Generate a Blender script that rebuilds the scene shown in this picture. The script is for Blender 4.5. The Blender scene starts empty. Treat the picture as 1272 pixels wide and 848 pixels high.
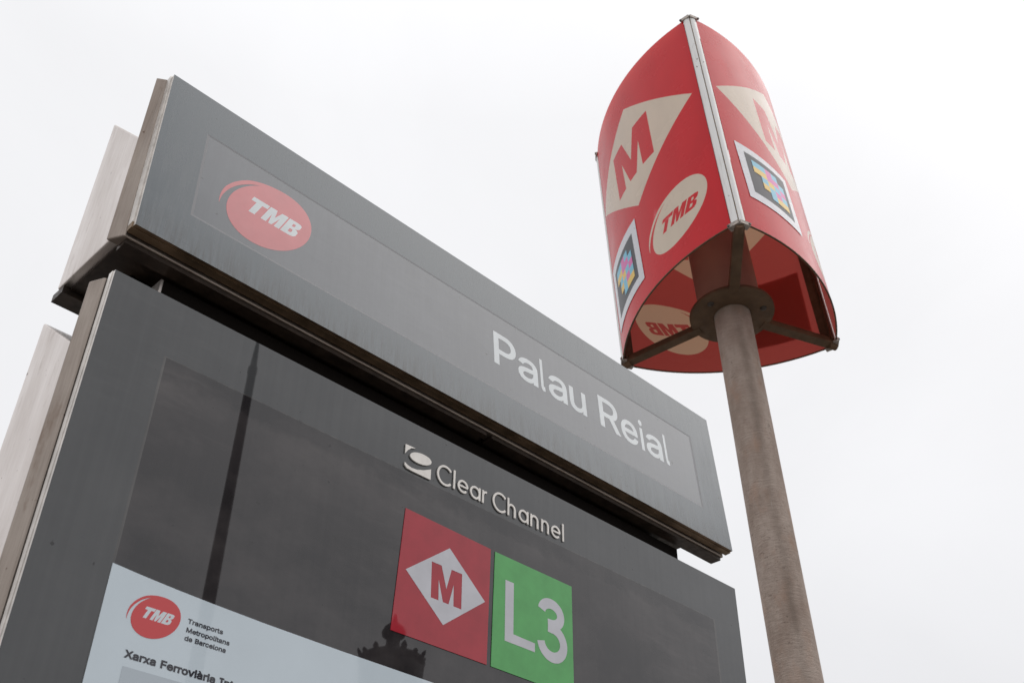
import bpy, bmesh, math, random, json
from mathutils import Vector, Matrix, Quaternion
from mathutils.geometry import delaunay_2d_cdt

random.seed(7)
S = bpy.context.scene
COL = S.collection
Z0 = 2.85                                   # height of the header's top edge above the pavement

# ------------------------------------------------------------------ camera
cam_data = bpy.data.cameras.new('camera')
cam = bpy.data.objects.new('camera', cam_data)
COL.objects.link(cam)
cam.location = (-1.0115, -1.0495, Z0 - 1.2524)
cam.rotation_euler = (2.216579, -0.009258, -0.789339)
cam_data.sensor_width = 36.0
cam_data.lens = 37.485
cam_data.clip_start = 0.02
cam_data.clip_end = 2000.0
cam_data.dof.use_dof = True
cam_data.dof.focus_distance = 1.75
cam_data.dof.aperture_fstop = 16.0
S.camera = cam

# ------------------------------------------------------------------ sky, sun, exposure
W = bpy.data.worlds.new('World')
S.world = W
W.use_nodes = True
SUN_ELEV, SUN_AZ = math.radians(55), math.radians(116)      # azimuth clockwise from +Y
nt = W.node_tree
nt.nodes.clear()
out = nt.nodes.new('ShaderNodeOutputWorld')
sky = nt.nodes.new('ShaderNodeTexSky')
sky.sky_type = 'NISHITA'
sky.sun_disc = False
sky.sun_elevation = SUN_ELEV
sky.sun_rotation = SUN_AZ
sky.dust_density = 6.0
sky.air_density = 1.0
bg_clear = nt.nodes.new('ShaderNodeBackground')
bg_clear.inputs['Strength'].default_value = 0.10
nt.links.new(sky.outputs[0], bg_clear.inputs['Color'])
tc = nt.nodes.new('ShaderNodeTexCoord')
sep = nt.nodes.new('ShaderNodeSeparateXYZ')
nt.links.new(tc.outputs['Generated'], sep.inputs[0])
ramp = nt.nodes.new('ShaderNodeValToRGB')                    # overcast: brighter towards the zenith
e = ramp.color_ramp.elements
e[0].position = 0.0;  e[0].color = (0.72, 0.72, 0.745, 1)
e[1].position = 1.0;  e[1].color = (1.30, 1.30, 1.32, 1)
for pos, c in ((0.25, (0.855, 0.855, 0.875, 1)), (0.45, (0.945, 0.945, 0.962, 1)), (0.75, (0.985, 0.985, 1.0, 1))):
    k = ramp.color_ramp.elements.new(pos); k.color = c
nt.links.new(sep.outputs['Z'], ramp.inputs[0])
cl = nt.nodes.new('ShaderNodeTexNoise')                      # soft cloud structure
cl.inputs['Scale'].default_value = 2.2
cl.inputs['Detail'].default_value = 6; cl.inputs['Roughness'].default_value = 0.55; cl.inputs['Distortion'].default_value = 0.6
nt.links.new(tc.outputs['Generated'], cl.inputs['Vector'])
mr = nt.nodes.new('ShaderNodeMapRange')
mr.inputs['From Min'].default_value = 0.3; mr.inputs['From Max'].default_value = 0.7
mr.inputs['To Min'].default_value = 0.945; mr.inputs['To Max'].default_value = 1.015
nt.links.new(cl.outputs[0], mr.inputs[0])
mul = nt.nodes.new('ShaderNodeVectorMath'); mul.operation = 'SCALE'
nt.links.new(ramp.outputs[0], mul.inputs[0]); nt.links.new(mr.outputs[0], mul.inputs['Scale'])
sunv = nt.nodes.new('ShaderNodeVectorMath'); sunv.operation = 'DOT_PRODUCT'          # thin cloud glowing round the hidden sun
nt.links.new(tc.outputs['Generated'], sunv.inputs[0])
sunv.inputs[1].default_value = (math.sin(SUN_AZ) * math.cos(SUN_ELEV), math.cos(SUN_AZ) * math.cos(SUN_ELEV), math.sin(SUN_ELEV))
glow = nt.nodes.new('ShaderNodeMapRange'); glow.interpolation_type = 'SMOOTHERSTEP'
glow.inputs['From Min'].default_value = 0.78; glow.inputs['From Max'].default_value = 1.0
glow.inputs['To Min'].default_value = 1.0; glow.inputs['To Max'].default_value = 1.22
nt.links.new(sunv.outputs['Value'], glow.inputs[0])
mul2 = nt.nodes.new('ShaderNodeVectorMath'); mul2.operation = 'SCALE'
nt.links.new(mul.outputs[0], mul2.inputs[0]); nt.links.new(glow.outputs[0], mul2.inputs['Scale'])
bg_cloud = nt.nodes.new('ShaderNodeBackground')
nt.links.new(mul2.outputs[0], bg_cloud.inputs['Color'])
mixs = nt.nodes.new('ShaderNodeMixShader')
mixs.inputs[0].default_value = 0.93
nt.links.new(bg_clear.outputs[0], mixs.inputs[1]); nt.links.new(bg_cloud.outputs[0], mixs.inputs[2])
nt.links.new(mixs.outputs[0], out.inputs['Surface'])

sd = bpy.data.lights.new('sun', 'SUN')
sd.energy = 0.55
sd.angle = math.radians(48)
sd.color = (1.0, 0.98, 0.955)
sun = bpy.data.objects.new('sun', sd)
COL.objects.link(sun)
sdir = Vector((math.sin(SUN_AZ) * math.cos(SUN_ELEV), math.cos(SUN_AZ) * math.cos(SUN_ELEV), math.sin(SUN_ELEV)))
sun.rotation_euler = (-sdir).to_track_quat('-Z', 'Y').to_euler()
sun.location = (0, 0, 30)

vs = S.view_settings
vs.view_transform = 'Standard'
vs.look = 'None'
vs.exposure = 0.0
vs.gamma = 1.0
vs.use_curve_mapping = False

# ------------------------------------------------------------------ materials
def newmat(name):
    m = bpy.data.materials.new(name); m.use_nodes = True
    return m, m.node_tree, m.node_tree.nodes['Principled BSDF']

def setp(b, **kw):
    for k, v in kw.items():
        b.inputs[k.replace('_', ' ')].default_value = v

def coords(nt, scale=(1, 1, 1), rot=(0, 0, 0)):
    t = nt.nodes.new('ShaderNodeTexCoord'); mp = nt.nodes.new('ShaderNodeMapping')
    mp.inputs['Scale'].default_value = scale; mp.inputs['Rotation'].default_value = rot
    nt.links.new(t.outputs['Object'], mp.inputs['Vector'])
    return mp.outputs[0]

def noise(nt, vec, scale, detail=4, rough=0.55, lo=0.35, hi=0.65, to=(0, 1)):
    n = nt.nodes.new('ShaderNodeTexNoise')
    n.inputs['Scale'].default_value = scale; n.inputs['Detail'].default_value = detail
    n.inputs['Roughness'].default_value = rough
    nt.links.new(vec, n.inputs['Vector'])
    r = nt.nodes.new('ShaderNodeMapRange')
    r.inputs['From Min'].default_value = lo; r.inputs['From Max'].default_value = hi
    r.inputs['To Min'].default_value = to[0]; r.inputs['To Max'].default_value = to[1]
    nt.links.new(n.outputs[0], r.inputs[0])
    return r.outputs[0]

def mixc(nt, fac, a, b):
    m = nt.nodes.new('ShaderNodeMix'); m.data_type = 'RGBA'
    for sock, v in ((m.inputs[0], fac), (m.inputs[6], a), (m.inputs[7], b)):
        if hasattr(v, 'links'): nt.links.new(v, sock)
        elif isinstance(v, tuple): sock.default_value = (*v, 1)
        else: sock.default_value = v
    return m.outputs[2]

def math_(nt, op, a, b):
    m = nt.nodes.new('ShaderNodeMath'); m.operation = op
    for sock, v in ((m.inputs[0], a), (m.inputs[1], b)):
        if hasattr(v, 'links'): nt.links.new(v, sock)
        else: sock.default_value = v
    return m.outputs[0]

def ramp01(nt, val, a, b, to=(0, 1)):
    r = nt.nodes.new('ShaderNodeMapRange')
    r.inputs['From Min'].default_value = a; r.inputs['From Max'].default_value = b
    r.inputs['To Min'].default_value = to[0]; r.inputs['To Max'].default_value = to[1]
    nt.links.new(val, r.inputs[0]); return r.outputs[0]

def axis_of(nt, ax):
    t = nt.nodes.new('ShaderNodeTexCoord'); s = nt.nodes.new('ShaderNodeSeparateXYZ')
    nt.links.new(t.outputs['Object'], s.inputs[0]); return s.outputs[ax]

def plain(name, col, rough=0.5, metal=0.0, ior=1.5, var=0.0, vscale=20, stretch=(1, 1, 1), bump=0.0, coat=0.0):
    m, nt, b = newmat(name)
    setp(b, Base_Color=(*col, 1), Roughness=rough, Metallic=metal, IOR=ior, Coat_Weight=coat, Coat_Roughness=0.08)
    if var:
        v = coords(nt, stretch)
        f = noise(nt, v, vscale)
        c = mixc(nt, f, tuple(x * (1 - var) for x in col), tuple(min(1, x * (1 + var)) for x in col))
        nt.links.new(c, b.inputs['Base Color'])
        nt.links.new(noise(nt, v, vscale * 2.3, to=(rough * 0.8, rough * 1.25)), b.inputs['Roughness'])
        if bump:
            bp = nt.nodes.new('ShaderNodeBump'); bp.inputs['Strength'].default_value = bump
            bp.inputs['Distance'].default_value = 0.002
            nt.links.new(noise(nt, v, vscale * 4), bp.inputs['Height']); nt.links.new(bp.outputs[0], b.inputs['Normal'])
    return m

def steel(name, lo, hi, rough, stain=(0.20, 0.13, 0.08), stain_amt=0.5):
    """brushed stainless steel with brown water stains and pits"""
    m, nt, b = newmat(name)
    setp(b, Metallic=0.92, Roughness=rough)
    fine = noise(nt, coords(nt, (90, 90, 2.5)), 6, 3, lo=0.3, hi=0.7)
    big = noise(nt, coords(nt, (5, 5, 1.6)), 3.0, 6)
    c = mixc(nt, big, lo, hi)
    c = mixc(nt, math_(nt, 'MULTIPLY', fine, 0.25), c, tuple(x * 0.8 for x in lo))
    st = noise(nt, coords(nt, (14, 14, 5)), 2.6, 7, 0.65, 0.58, 0.78, (0, stain_amt))
    c = mixc(nt, st, c, stain)
    pits = noise(nt, coords(nt), 130, 2, 0.5, 0.73, 0.78)
    c = mixc(nt, pits, c, (0.10, 0.06, 0.04))
    nt.links.new(c, b.inputs['Base Color'])
    nt.links.new(noise(nt, coords(nt, (120, 120, 4)), 5, 3, to=(rough - 0.07, rough + 0.09)), b.inputs['Roughness'])
    bp = nt.nodes.new('ShaderNodeBump'); bp.inputs['Strength'].default_value = 0.12; bp.inputs['Distance'].default_value = 0.001
    nt.links.new(fine, bp.inputs['Height']); nt.links.new(bp.outputs[0], b.inputs['Normal'])
    return m

def glass_print(name, col, dust, rough, ior, streak=0.4, drip=None, smear=0.4, zdust=None, specks=True):
    """glass printed from behind: dark colour under a glossy pane with a film of dirt"""
    FILM = rough * 0.6 + 0.006
    m, nt, b = newmat(name)
    setp(b, IOR=ior, Roughness=rough)
    st = noise(nt, coords(nt, (34, 34, 0.9)), 3.0, 5, 0.6, 0.35, 0.75, (0, streak))
    sm = noise(nt, coords(nt, (3, 3, 5), (0, 0.5, 0)), 2.2, 7, 0.62, 0.42, 0.72, (0, smear))
    wipe = math_(nt, 'MULTIPLY', noise(nt, coords(nt, (4, 4, 26), (0, 0.62, 0)), 2.6, 6, 0.6, 0.5, 0.74, (0, smear * 0.7)), noise(nt, coords(nt), 3.1, 3, 0.5, 0.45, 0.62))
    film = math_(nt, 'ADD', math_(nt, 'ADD', st, sm), wipe)
    if zdust:                                             # dust ending below the upper rim, leaving a darker band above it
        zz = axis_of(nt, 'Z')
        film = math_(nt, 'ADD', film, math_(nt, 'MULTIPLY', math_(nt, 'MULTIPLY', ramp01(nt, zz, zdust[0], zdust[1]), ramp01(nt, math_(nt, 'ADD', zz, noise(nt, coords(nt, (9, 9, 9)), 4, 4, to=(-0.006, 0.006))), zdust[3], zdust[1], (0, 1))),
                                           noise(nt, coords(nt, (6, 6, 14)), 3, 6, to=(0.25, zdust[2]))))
    c = mixc(nt, film, col, dust)
    if drip:                                              # black run-off marks above the lower rim
        zz = axis_of(nt, 'Z')
        edge = ramp01(nt, zz, drip[1], drip[0])
        d = noise(nt, coords(nt, (70, 70, 0.6)), 2.4, 5, 0.75, 0.42, 0.66, (0, 1.0))
        c = mixc(nt, math_(nt, 'MULTIPLY', d, edge), c, (0.02, 0.02, 0.02))
    if specks:
        sp = noise(nt, coords(nt), 95, 2, 0.5, 0.745, 0.78)
        c = mixc(nt, sp, c, (0.012, 0.010, 0.010))
    nt.links.new(c, b.inputs['Base Color'])
    nt.links.new(ramp01(nt, film, 0, 1, (rough, rough + FILM)), b.inputs['Roughness'])
    return m

M = {}
M['main_border'] = glass_print('printed_glass_grey', (0.056, 0.058, 0.0605), (0.100, 0.101, 0.102), 0.012, 1.62, 0.22, None, 0.3)
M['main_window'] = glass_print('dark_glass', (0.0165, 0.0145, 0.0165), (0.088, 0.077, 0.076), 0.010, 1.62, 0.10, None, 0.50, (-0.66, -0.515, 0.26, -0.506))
M['head_border'] = glass_print('printed_glass_blue_grey', (0.056, 0.077, 0.092), (0.098, 0.114, 0.128), 0.20, 1.68, 0.95, (-0.318, -0.262), 0.45)
M['head_window'] = glass_print('grey_display_glass', (0.086, 0.095, 0.110), (0.155, 0.166, 0.184), 0.16, 1.70, 0.3, None, 0.45)
M['head_bevel'] = plain('pane_edge', (0.21, 0.21, 0.22), 0.4)
M['window_seal'] = glass_print('dusty_seal', (0.030, 0.028, 0.028), (0.14, 0.135, 0.13), 0.02, 1.62, 0.7, None, 0.3)
M['steel'] = steel('brushed_steel', (0.60, 0.535, 0.495), (0.77, 0.71, 0.675), 0.36)
M['steel_worn'] = steel('stained_steel', (0.27, 0.222, 0.19), (0.40, 0.345, 0.30), 0.42, (0.16, 0.10, 0.065), 0.75)
M['edge_metal'] = plain('pale_edge_metal', (0.70, 0.66, 0.62), 0.35, 0.7, var=0.12, vscale=60)
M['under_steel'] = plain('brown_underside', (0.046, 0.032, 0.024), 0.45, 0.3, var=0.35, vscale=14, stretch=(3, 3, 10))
M['rim_bronze'] = plain('bronze_rim', (0.21, 0.145, 0.092), 0.4, 0.7, var=0.3, vscale=25)
M['black'] = plain('black_recess', (0.008, 0.006, 0.005), 0.8, ior=1.15)  # near black: dark edges, and the shade of gaps and neck as colour
M['letter_white'] = plain('white_print', (0.66, 0.70, 0.715), 0.16, ior=1.6, var=0.05, vscale=30)
M['logo_red'] = plain('red_print', (0.56, 0.105, 0.115), 0.15, ior=1.75, var=0.06, vscale=20)
M['raised'] = plain('raised_letter', (0.86, 0.82, 0.77), 0.4, var=0.07, vscale=60)
M['sign_red'] = plain('red_sheet', (0.40, 0.030, 0.045), 0.02, ior=1.5, var=0.08, vscale=25)
M['sign_green'] = plain('green_sheet', (0.10, 0.40, 0.115), 0.02, ior=1.5, var=0.08, vscale=25)
M['sign_white'] = plain('white_on_sheet', (0.58, 0.58, 0.62), 0.02, ior=1.5, var=0.06, vscale=25)
M['paper'] = plain('paper_behind_glass', (0.62, 0.70, 0.755), 0.02, ior=1.5, var=0.03, vscale=8)
M['paper_red'] = plain('paper_red', (0.62, 0.07, 0.075), 0.02)
M['paper_white'] = plain('paper_white', (0.66, 0.72, 0.76), 0.02)
M['ink'] = plain('dark_ink', (0.045, 0.045, 0.055), 0.02)
M['paper_grey'] = plain('paper_grey', (0.49, 0.55, 0.60), 0.02)
M['white_tube'] = None
M['iron'] = plain('dark_iron', (0.030, 0.028, 0.027), 0.5, 0.3, var=0.3, vscale=20)
M['mast'] = plain('dark_painted_mast', (0.030, 0.029, 0.028), 0.45, 0.2, var=0.2, vscale=6)
M['lamp_glass'] = plain('smoked_lamp_glass', (0.06, 0.055, 0.05), 0.2)
M['tag_frame'] = plain('tag_white', (0.70, 0.70, 0.74), 0.3, var=0.03)
M['tag_grey'] = plain('tag_grey', (0.055, 0.055, 0.065), 0.4, ior=1.35)
M['tag_cyan'] = plain('tag_cyan', (0.13, 0.52, 0.72), 0.35)
M['tag_pink'] = plain('tag_pink', (0.74, 0.08, 0.40), 0.35)
M['tag_yellow'] = plain('tag_yellow', (0.86, 0.54, 0.045), 0.35)
M['core'] = plain('dim_core', (0.36, 0.27, 0.225), 0.6, var=0.1, vscale=6)
M['bracket'] = plain('brown_bracket', (0.15, 0.093, 0.056), 0.6, 0.0, ior=1.3, var=0.18, vscale=22, bump=0.15)
M['cap_metal'] = plain('cap_metal', (0.42, 0.37, 0.33), 0.5, 0.4, var=0.3, vscale=70)
M['screw'] = plain('dark_screw', (0.10, 0.085, 0.075), 0.4, 0.8)

def white_tube():
    m, nt, b = newmat('white_profile')
    setp(b, Roughness=0.35)
    st = noise(nt, coords(nt, (40, 40, 3)), 3, 6, 0.6, 0.52, 0.82, (0, 0.45))
    c = mixc(nt, st, (0.93, 0.92, 0.90), (0.44, 0.37, 0.30))
    sp = noise(nt, coords(nt, (1, 1, 0.5)), 60, 2, 0.5, 0.70, 0.74)
    c = mixc(nt, sp, c, (0.16, 0.11, 0.08))
    nt.links.new(c, b.inputs['Base Color']); return m
M['white_tube'] = white_tube()

def sheet(name, col, inner, trans):
    """glossy translucent plastic: printed outside, duller bare plastic inside"""
    m, nt, b = newmat(name)
    setp(b, Roughness=0.24, IOR=1.42)
    v = noise(nt, coords(nt), 7, 5, 0.6, to=(0.20, 0.30)); nt.links.new(v, b.inputs['Roughness'])
    f = noise(nt, coords(nt, (3, 3, 1)), 5, 6)
    ge = nt.nodes.new('ShaderNodeNewGeometry')
    c = mixc(nt, ge.outputs['Backfacing'], mixc(nt, f, tuple(x * 0.96 for x in col), tuple(min(1, x * 1.04) for x in col)), inner)
    nt.links.new(c, b.inputs['Base Color'])
    nt.links.new(ramp01(nt, ge.outputs['Backfacing'], 0, 1, (1.38, 1.2)), b.inputs['IOR'])
    t = nt.nodes.new('ShaderNodeBsdfTranslucent'); t.inputs[0].default_value = (*inner, 1)
    mx = nt.nodes.new('ShaderNodeMixShader'); mx.inputs[0].default_value = trans
    o = nt.nodes['Material Output']
    nt.links.new(b.outputs[0], mx.inputs[1]); nt.links.new(t.outputs[0], mx.inputs[2]); nt.links.new(mx.outputs[0], o.inputs[0])
    return m
M['red_sheet'] = sheet('red_translucent', (0.84, 0.007, 0.020), (0.68, 0.13, 0.108), 0.28)
M['cream_sheet'] = sheet('cream_translucent', (0.91, 0.81, 0.66), (0.92, 0.66, 0.44), 0.28)

def pole_mat():
    m, nt, b = newmat('weathered_pole')
    setp(b, Roughness=0.8, IOR=1.35)
    big = noise(nt, coords(nt, (1, 1, 0.45)), 14, 6, 0.6, 0.38, 0.62)
    c = mixc(nt, big, (0.375, 0.288, 0.238), (0.53, 0.432, 0.372))
    fib = noise(nt, coords(nt, (30, 30, 150)), 1.3, 6, 0.72, 0.36, 0.66)
    c = mixc(nt, math_(nt, 'MULTIPLY', fib, 0.34), c, (0.23, 0.175, 0.142))
    rust = noise(nt, coords(nt, (1, 1, 0.5)), 17, 5, 0.6, 0.52, 0.70, (0, 0.55))
    c = mixc(nt, rust, c, (0.45, 0.285, 0.205))
    # a dark run-off stain down the side towards the totem, broken up along its length
    sx = axis_of(nt, 'X'); sy = axis_of(nt, 'Y')
    tang = math_(nt, 'ADD', math_(nt, 'MULTIPLY', sx, 0.735), math_(nt, 'MULTIPLY', sy, -0.678))
    wob = noise(nt, coords(nt, (2, 2, 2.5)), 2.0, 6, to=(-0.003, 0.005))
    dist = math_(nt, 'ABSOLUTE', math_(nt, 'ADD', tang, wob), 0.0)
    st = math_(nt, 'MULTIPLY', ramp01(nt, dist, 0.017, 0.003), noise(nt, coords(nt, (3, 3, 3.2)), 2.1, 7, 0.7, 0.36, 0.62, (0.08, 0.5)))
    c = mixc(nt, st, c, (0.175, 0.14, 0.112))
    pit = noise(nt, coords(nt, (60, 60, 130)), 1.4, 3, 0.75, 0.60, 0.67, (0, 0.85))
    pat = noise(nt, coords(nt, (6, 6, 2.2)), 1.7, 5, 0.6, 0.46, 0.62)
    c = mixc(nt, math_(nt, 'MULTIPLY', pit, pat), c, (0.070, 0.050, 0.036))
    scr = noise(nt, coords(nt, (55, 55, 5)), 1.5, 2, 0.5, 0.72, 0.75, (0, 0.6))
    c = mixc(nt, scr, c, (0.58, 0.52, 0.47))
    nt.links.new(c, b.inputs['Base Color'])
    bp = nt.nodes.new('ShaderNodeBump'); bp.inputs['Strength'].default_value = 0.5; bp.inputs['Distance'].default_value = 0.003
    nt.links.new(math_(nt, 'ADD', fib, pit), bp.inputs['Height']); bp.invert = True
    nt.links.new(bp.outputs[0], b.inputs['Normal'])
    return m
M['pole'] = pole_mat()

def pavement_mat():
    m, nt, b = newmat('paving')
    setp(b, Roughness=0.85)
    br = nt.nodes.new('ShaderNodeTexBrick')
    br.inputs['Scale'].default_value = 1.0
    br.inputs['Color1'].default_value = (0.21, 0.20, 0.185, 1); br.inputs['Color2'].default_value = (0.17, 0.16, 0.15, 1)
    br.inputs['Mortar'].default_value = (0.06, 0.055, 0.05, 1); br.inputs['Mortar Size'].default_value = 0.008
    br.inputs['Brick Width'].default_value = 0.6; br.inputs['Row Height'].default_value = 0.4
    nt.links.new(coords(nt), br.inputs['Vector'])
    c = mixc(nt, noise(nt, coords(nt), 0.9, 6, to=(0, 0.4)), br.outputs[0], (0.09, 0.085, 0.075))
    nt.links.new(c, b.inputs['Base Color']); return m
M['paving'] = pavement_mat()

# ------------------------------------------------------------------ mesh helpers
class MB:
    def __init__(self): self.v = []; self.f = []; self.m = []; self.smooth = []
    def add(self, verts, faces, mi=0, smooth=False):
        b = len(self.v); self.v += [tuple(p) for p in verts]
        for f in faces:
            self.f.append(tuple(b + i for i in f)); self.m.append(mi); self.smooth.append(smooth)
    def hexa(self, p, mi=0):
        """8 corners: bottom loop then top loop, both counter-clockwise seen from above"""
        self.add(p, [(3, 2, 1, 0), (4, 5, 6, 7), (0, 1, 5, 4), (1, 2, 6, 5), (2, 3, 7, 6), (3, 0, 4, 7)], mi)
    def box(self, x0, x1, y0, y1, z0, z1, mi=0):
        self.hexa([(x0, y0, z0), (x1, y0, z0), (x1, y1, z0), (x0, y1, z0), (x0, y0, z1), (x1, y0, z1), (x1, y1, z1), (x0, y1, z1)], mi)
    def prism(self, pts, fn, t0, t1, mi=0):
        n = len(pts)
        a = [fn(x, y, t0) for x, y in pts]; b = [fn(x, y, t1) for x, y in pts]
        self.add(a + b, [tuple(range(n - 1, -1, -1)), tuple(range(n, 2 * n))] + [(i, (i + 1) % n, n + (i + 1) % n, n + i) for i in range(n)], mi)
    def lathe(self, prof, n=32, mi=0, cx=0, cy=0, cap=True, jag=None):
        vs = []
        for r, z in prof:
            for k in range(n):
                a = 2 * math.pi * k / n
                vs.append((cx + r * math.cos(a), cy + r * math.sin(a), z))
        fs = []
        for i in range(len(prof) - 1):
            for k in range(n):
                fs.append((i * n + k, i * n + (k + 1) % n, (i + 1) * n + (k + 1) % n, (i + 1) * n + k))
        self.add(vs, fs, mi, True)
        if cap:
            self.add(vs[:n], [tuple(range(n - 1, -1, -1))], mi); self.add(vs[-n:], [tuple(range(n))], mi)
    def tube(self, a, b, r, n=12, mi=0):
        a, b = Vector(a), Vector(b); q = (b - a).to_track_quat('Z', 'Y')
        vs = []
        for p in (a, b):
            for k in range(n):
                t = 2 * math.pi * k / n
                vs.append(tuple(p + q @ Vector((r * math.cos(t), r * math.sin(t), 0))))
        self.add(vs, [(k, (k + 1) % n, n + (k + 1) % n, n + k) for k in range(n)], mi, True)
        self.add(vs[:n], [tuple(range(n - 1, -1, -1))], mi); self.add(vs[n:], [tuple(range(n))], mi)
    def mesh(self, name):
        me = bpy.data.meshes.new(name); me.from_pydata(self.v, [], self.f)
        for p, mi, s in zip(me.polygons, self.m, self.smooth): p.material_index = mi; p.use_smooth = s
        me.update(); return me

def link(name, me, mats, parent=None, bevel=0.0):
    o = bpy.data.objects.new(name, me); COL.objects.link(o)
    for m in (mats if isinstance(mats, (list, tuple)) else [mats]): me.materials.append(m)
    if parent is not None: o.parent = parent
    if bevel:
        md = o.modifiers.new('bevel', 'BEVEL'); md.width = bevel; md.segments = 2; md.limit_method = 'ANGLE'; md.angle_limit = math.radians(40)
    return o

def build(name, mb, mats, parent=None, bevel=0.0):
    return link(name, mb.mesh(name), mats, parent, bevel)

def thing(name, label, cat, loc=(0, 0, 0), group=None):
    o = bpy.data.objects.new(name, None); COL.objects.link(o); o.location = loc
    o.empty_display_size = 0.2
    return tag(o, label, cat, group)

def tag(o, label, cat, group=None):
    o['label'] = label; o['category'] = cat
    if group: o['group'] = group
    return o

def flat(loops, bez=(), extrude=0.0, offset=0.0, res=5):
    """even-odd filled 2D outlines -> (verts, faces); loops are polygons, bez are glyph splines of 6 numbers a point"""
    cu = bpy.data.curves.new('outline', 'CURVE'); cu.dimensions = '2D'; cu.fill_mode = 'BOTH'
    K = 2000.0                                   # filled at a larger size for precision
    cu.extrude = extrude * K; cu.offset = offset * K; cu.resolution_u = res
    for L in loops:
        s = cu.splines.new('POLY'); s.points.add(len(L) - 1); s.use_cyclic_u = True
        for p, q in zip(s.points, L): p.co = (q[0] * K, q[1] * K, 0, 1)
    o = bpy.data.objects.new('outline', cu); COL.objects.link(o)
    dg = bpy.context.evaluated_depsgraph_get(); dg.update()
    me = bpy.data.meshes.new_from_object(o.evaluated_get(dg))
    v = [tuple(p.co / K) for p in me.vertices]; f = [tuple(p.vertices) for p in me.polygons]
    bpy.data.objects.remove(o); bpy.data.meshes.remove(me); bpy.data.curves.remove(cu)
    return v, f

def slice_x(v, f, xs, zs=()):
    """cut a flat sheet along lines so that it can be bent"""
    bm = bmesh.new(); vv = [bm.verts.new(p) for p in v]
    for q in f:
        try: bm.faces.new([vv[i] for i in q])
        except ValueError: pass
    bmesh.ops.remove_doubles(bm, verts=bm.verts, dist=1e-6)
    for x in xs:
        bmesh.ops.bisect_plane(bm, geom=bm.verts[:] + bm.edges[:] + bm.faces[:], plane_co=(x, 0, 0), plane_no=(1, 0, 0), dist=1e-7)
    for z in zs:
        bmesh.ops.bisect_plane(bm, geom=bm.verts[:] + bm.edges[:] + bm.faces[:], plane_co=(0, z, 0), plane_no=(0, 1, 0), dist=1e-7)
    bm.verts.index_update()
    r = [tuple(p.co) for p in bm.verts], [tuple(q.index for q in fc.verts) for fc in bm.faces]
    bm.free(); return r

def stroke(pts, w):
    """outline of a constant-width stroke along a polyline"""
    L, Rr = [], []
    n = len(pts)
    for i, (x, y) in enumerate(pts):
        a = pts[max(0, i - 1)]; b = pts[min(n - 1, i + 1)]
        dx, dy = b[0] - a[0], b[1] - a[1]; d = math.hypot(dx, dy)
        nx, ny = -dy / d * w / 2, dx / d * w / 2
        L.append((x + nx, y + ny)); Rr.append((x - nx, y - ny))
    return L + Rr[::-1]

def arc(cx, cy, rx, ry, a0, a1, n=24):
    return [(cx + rx * math.cos(math.radians(a0 + (a1 - a0) * i / n)), cy + ry * math.sin(math.radians(a0 + (a1 - a0) * i / n))) for i in range(n + 1)]

def ellipse(cx, cy, rx, ry, n=56): return arc(cx, cy, rx, ry, 0, 360 - 360 / n, n - 1)

def rect(x0, y0, x1, y1): return [(x0, y0), (x1, y0), (x1, y1), (x0, y1)]

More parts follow.
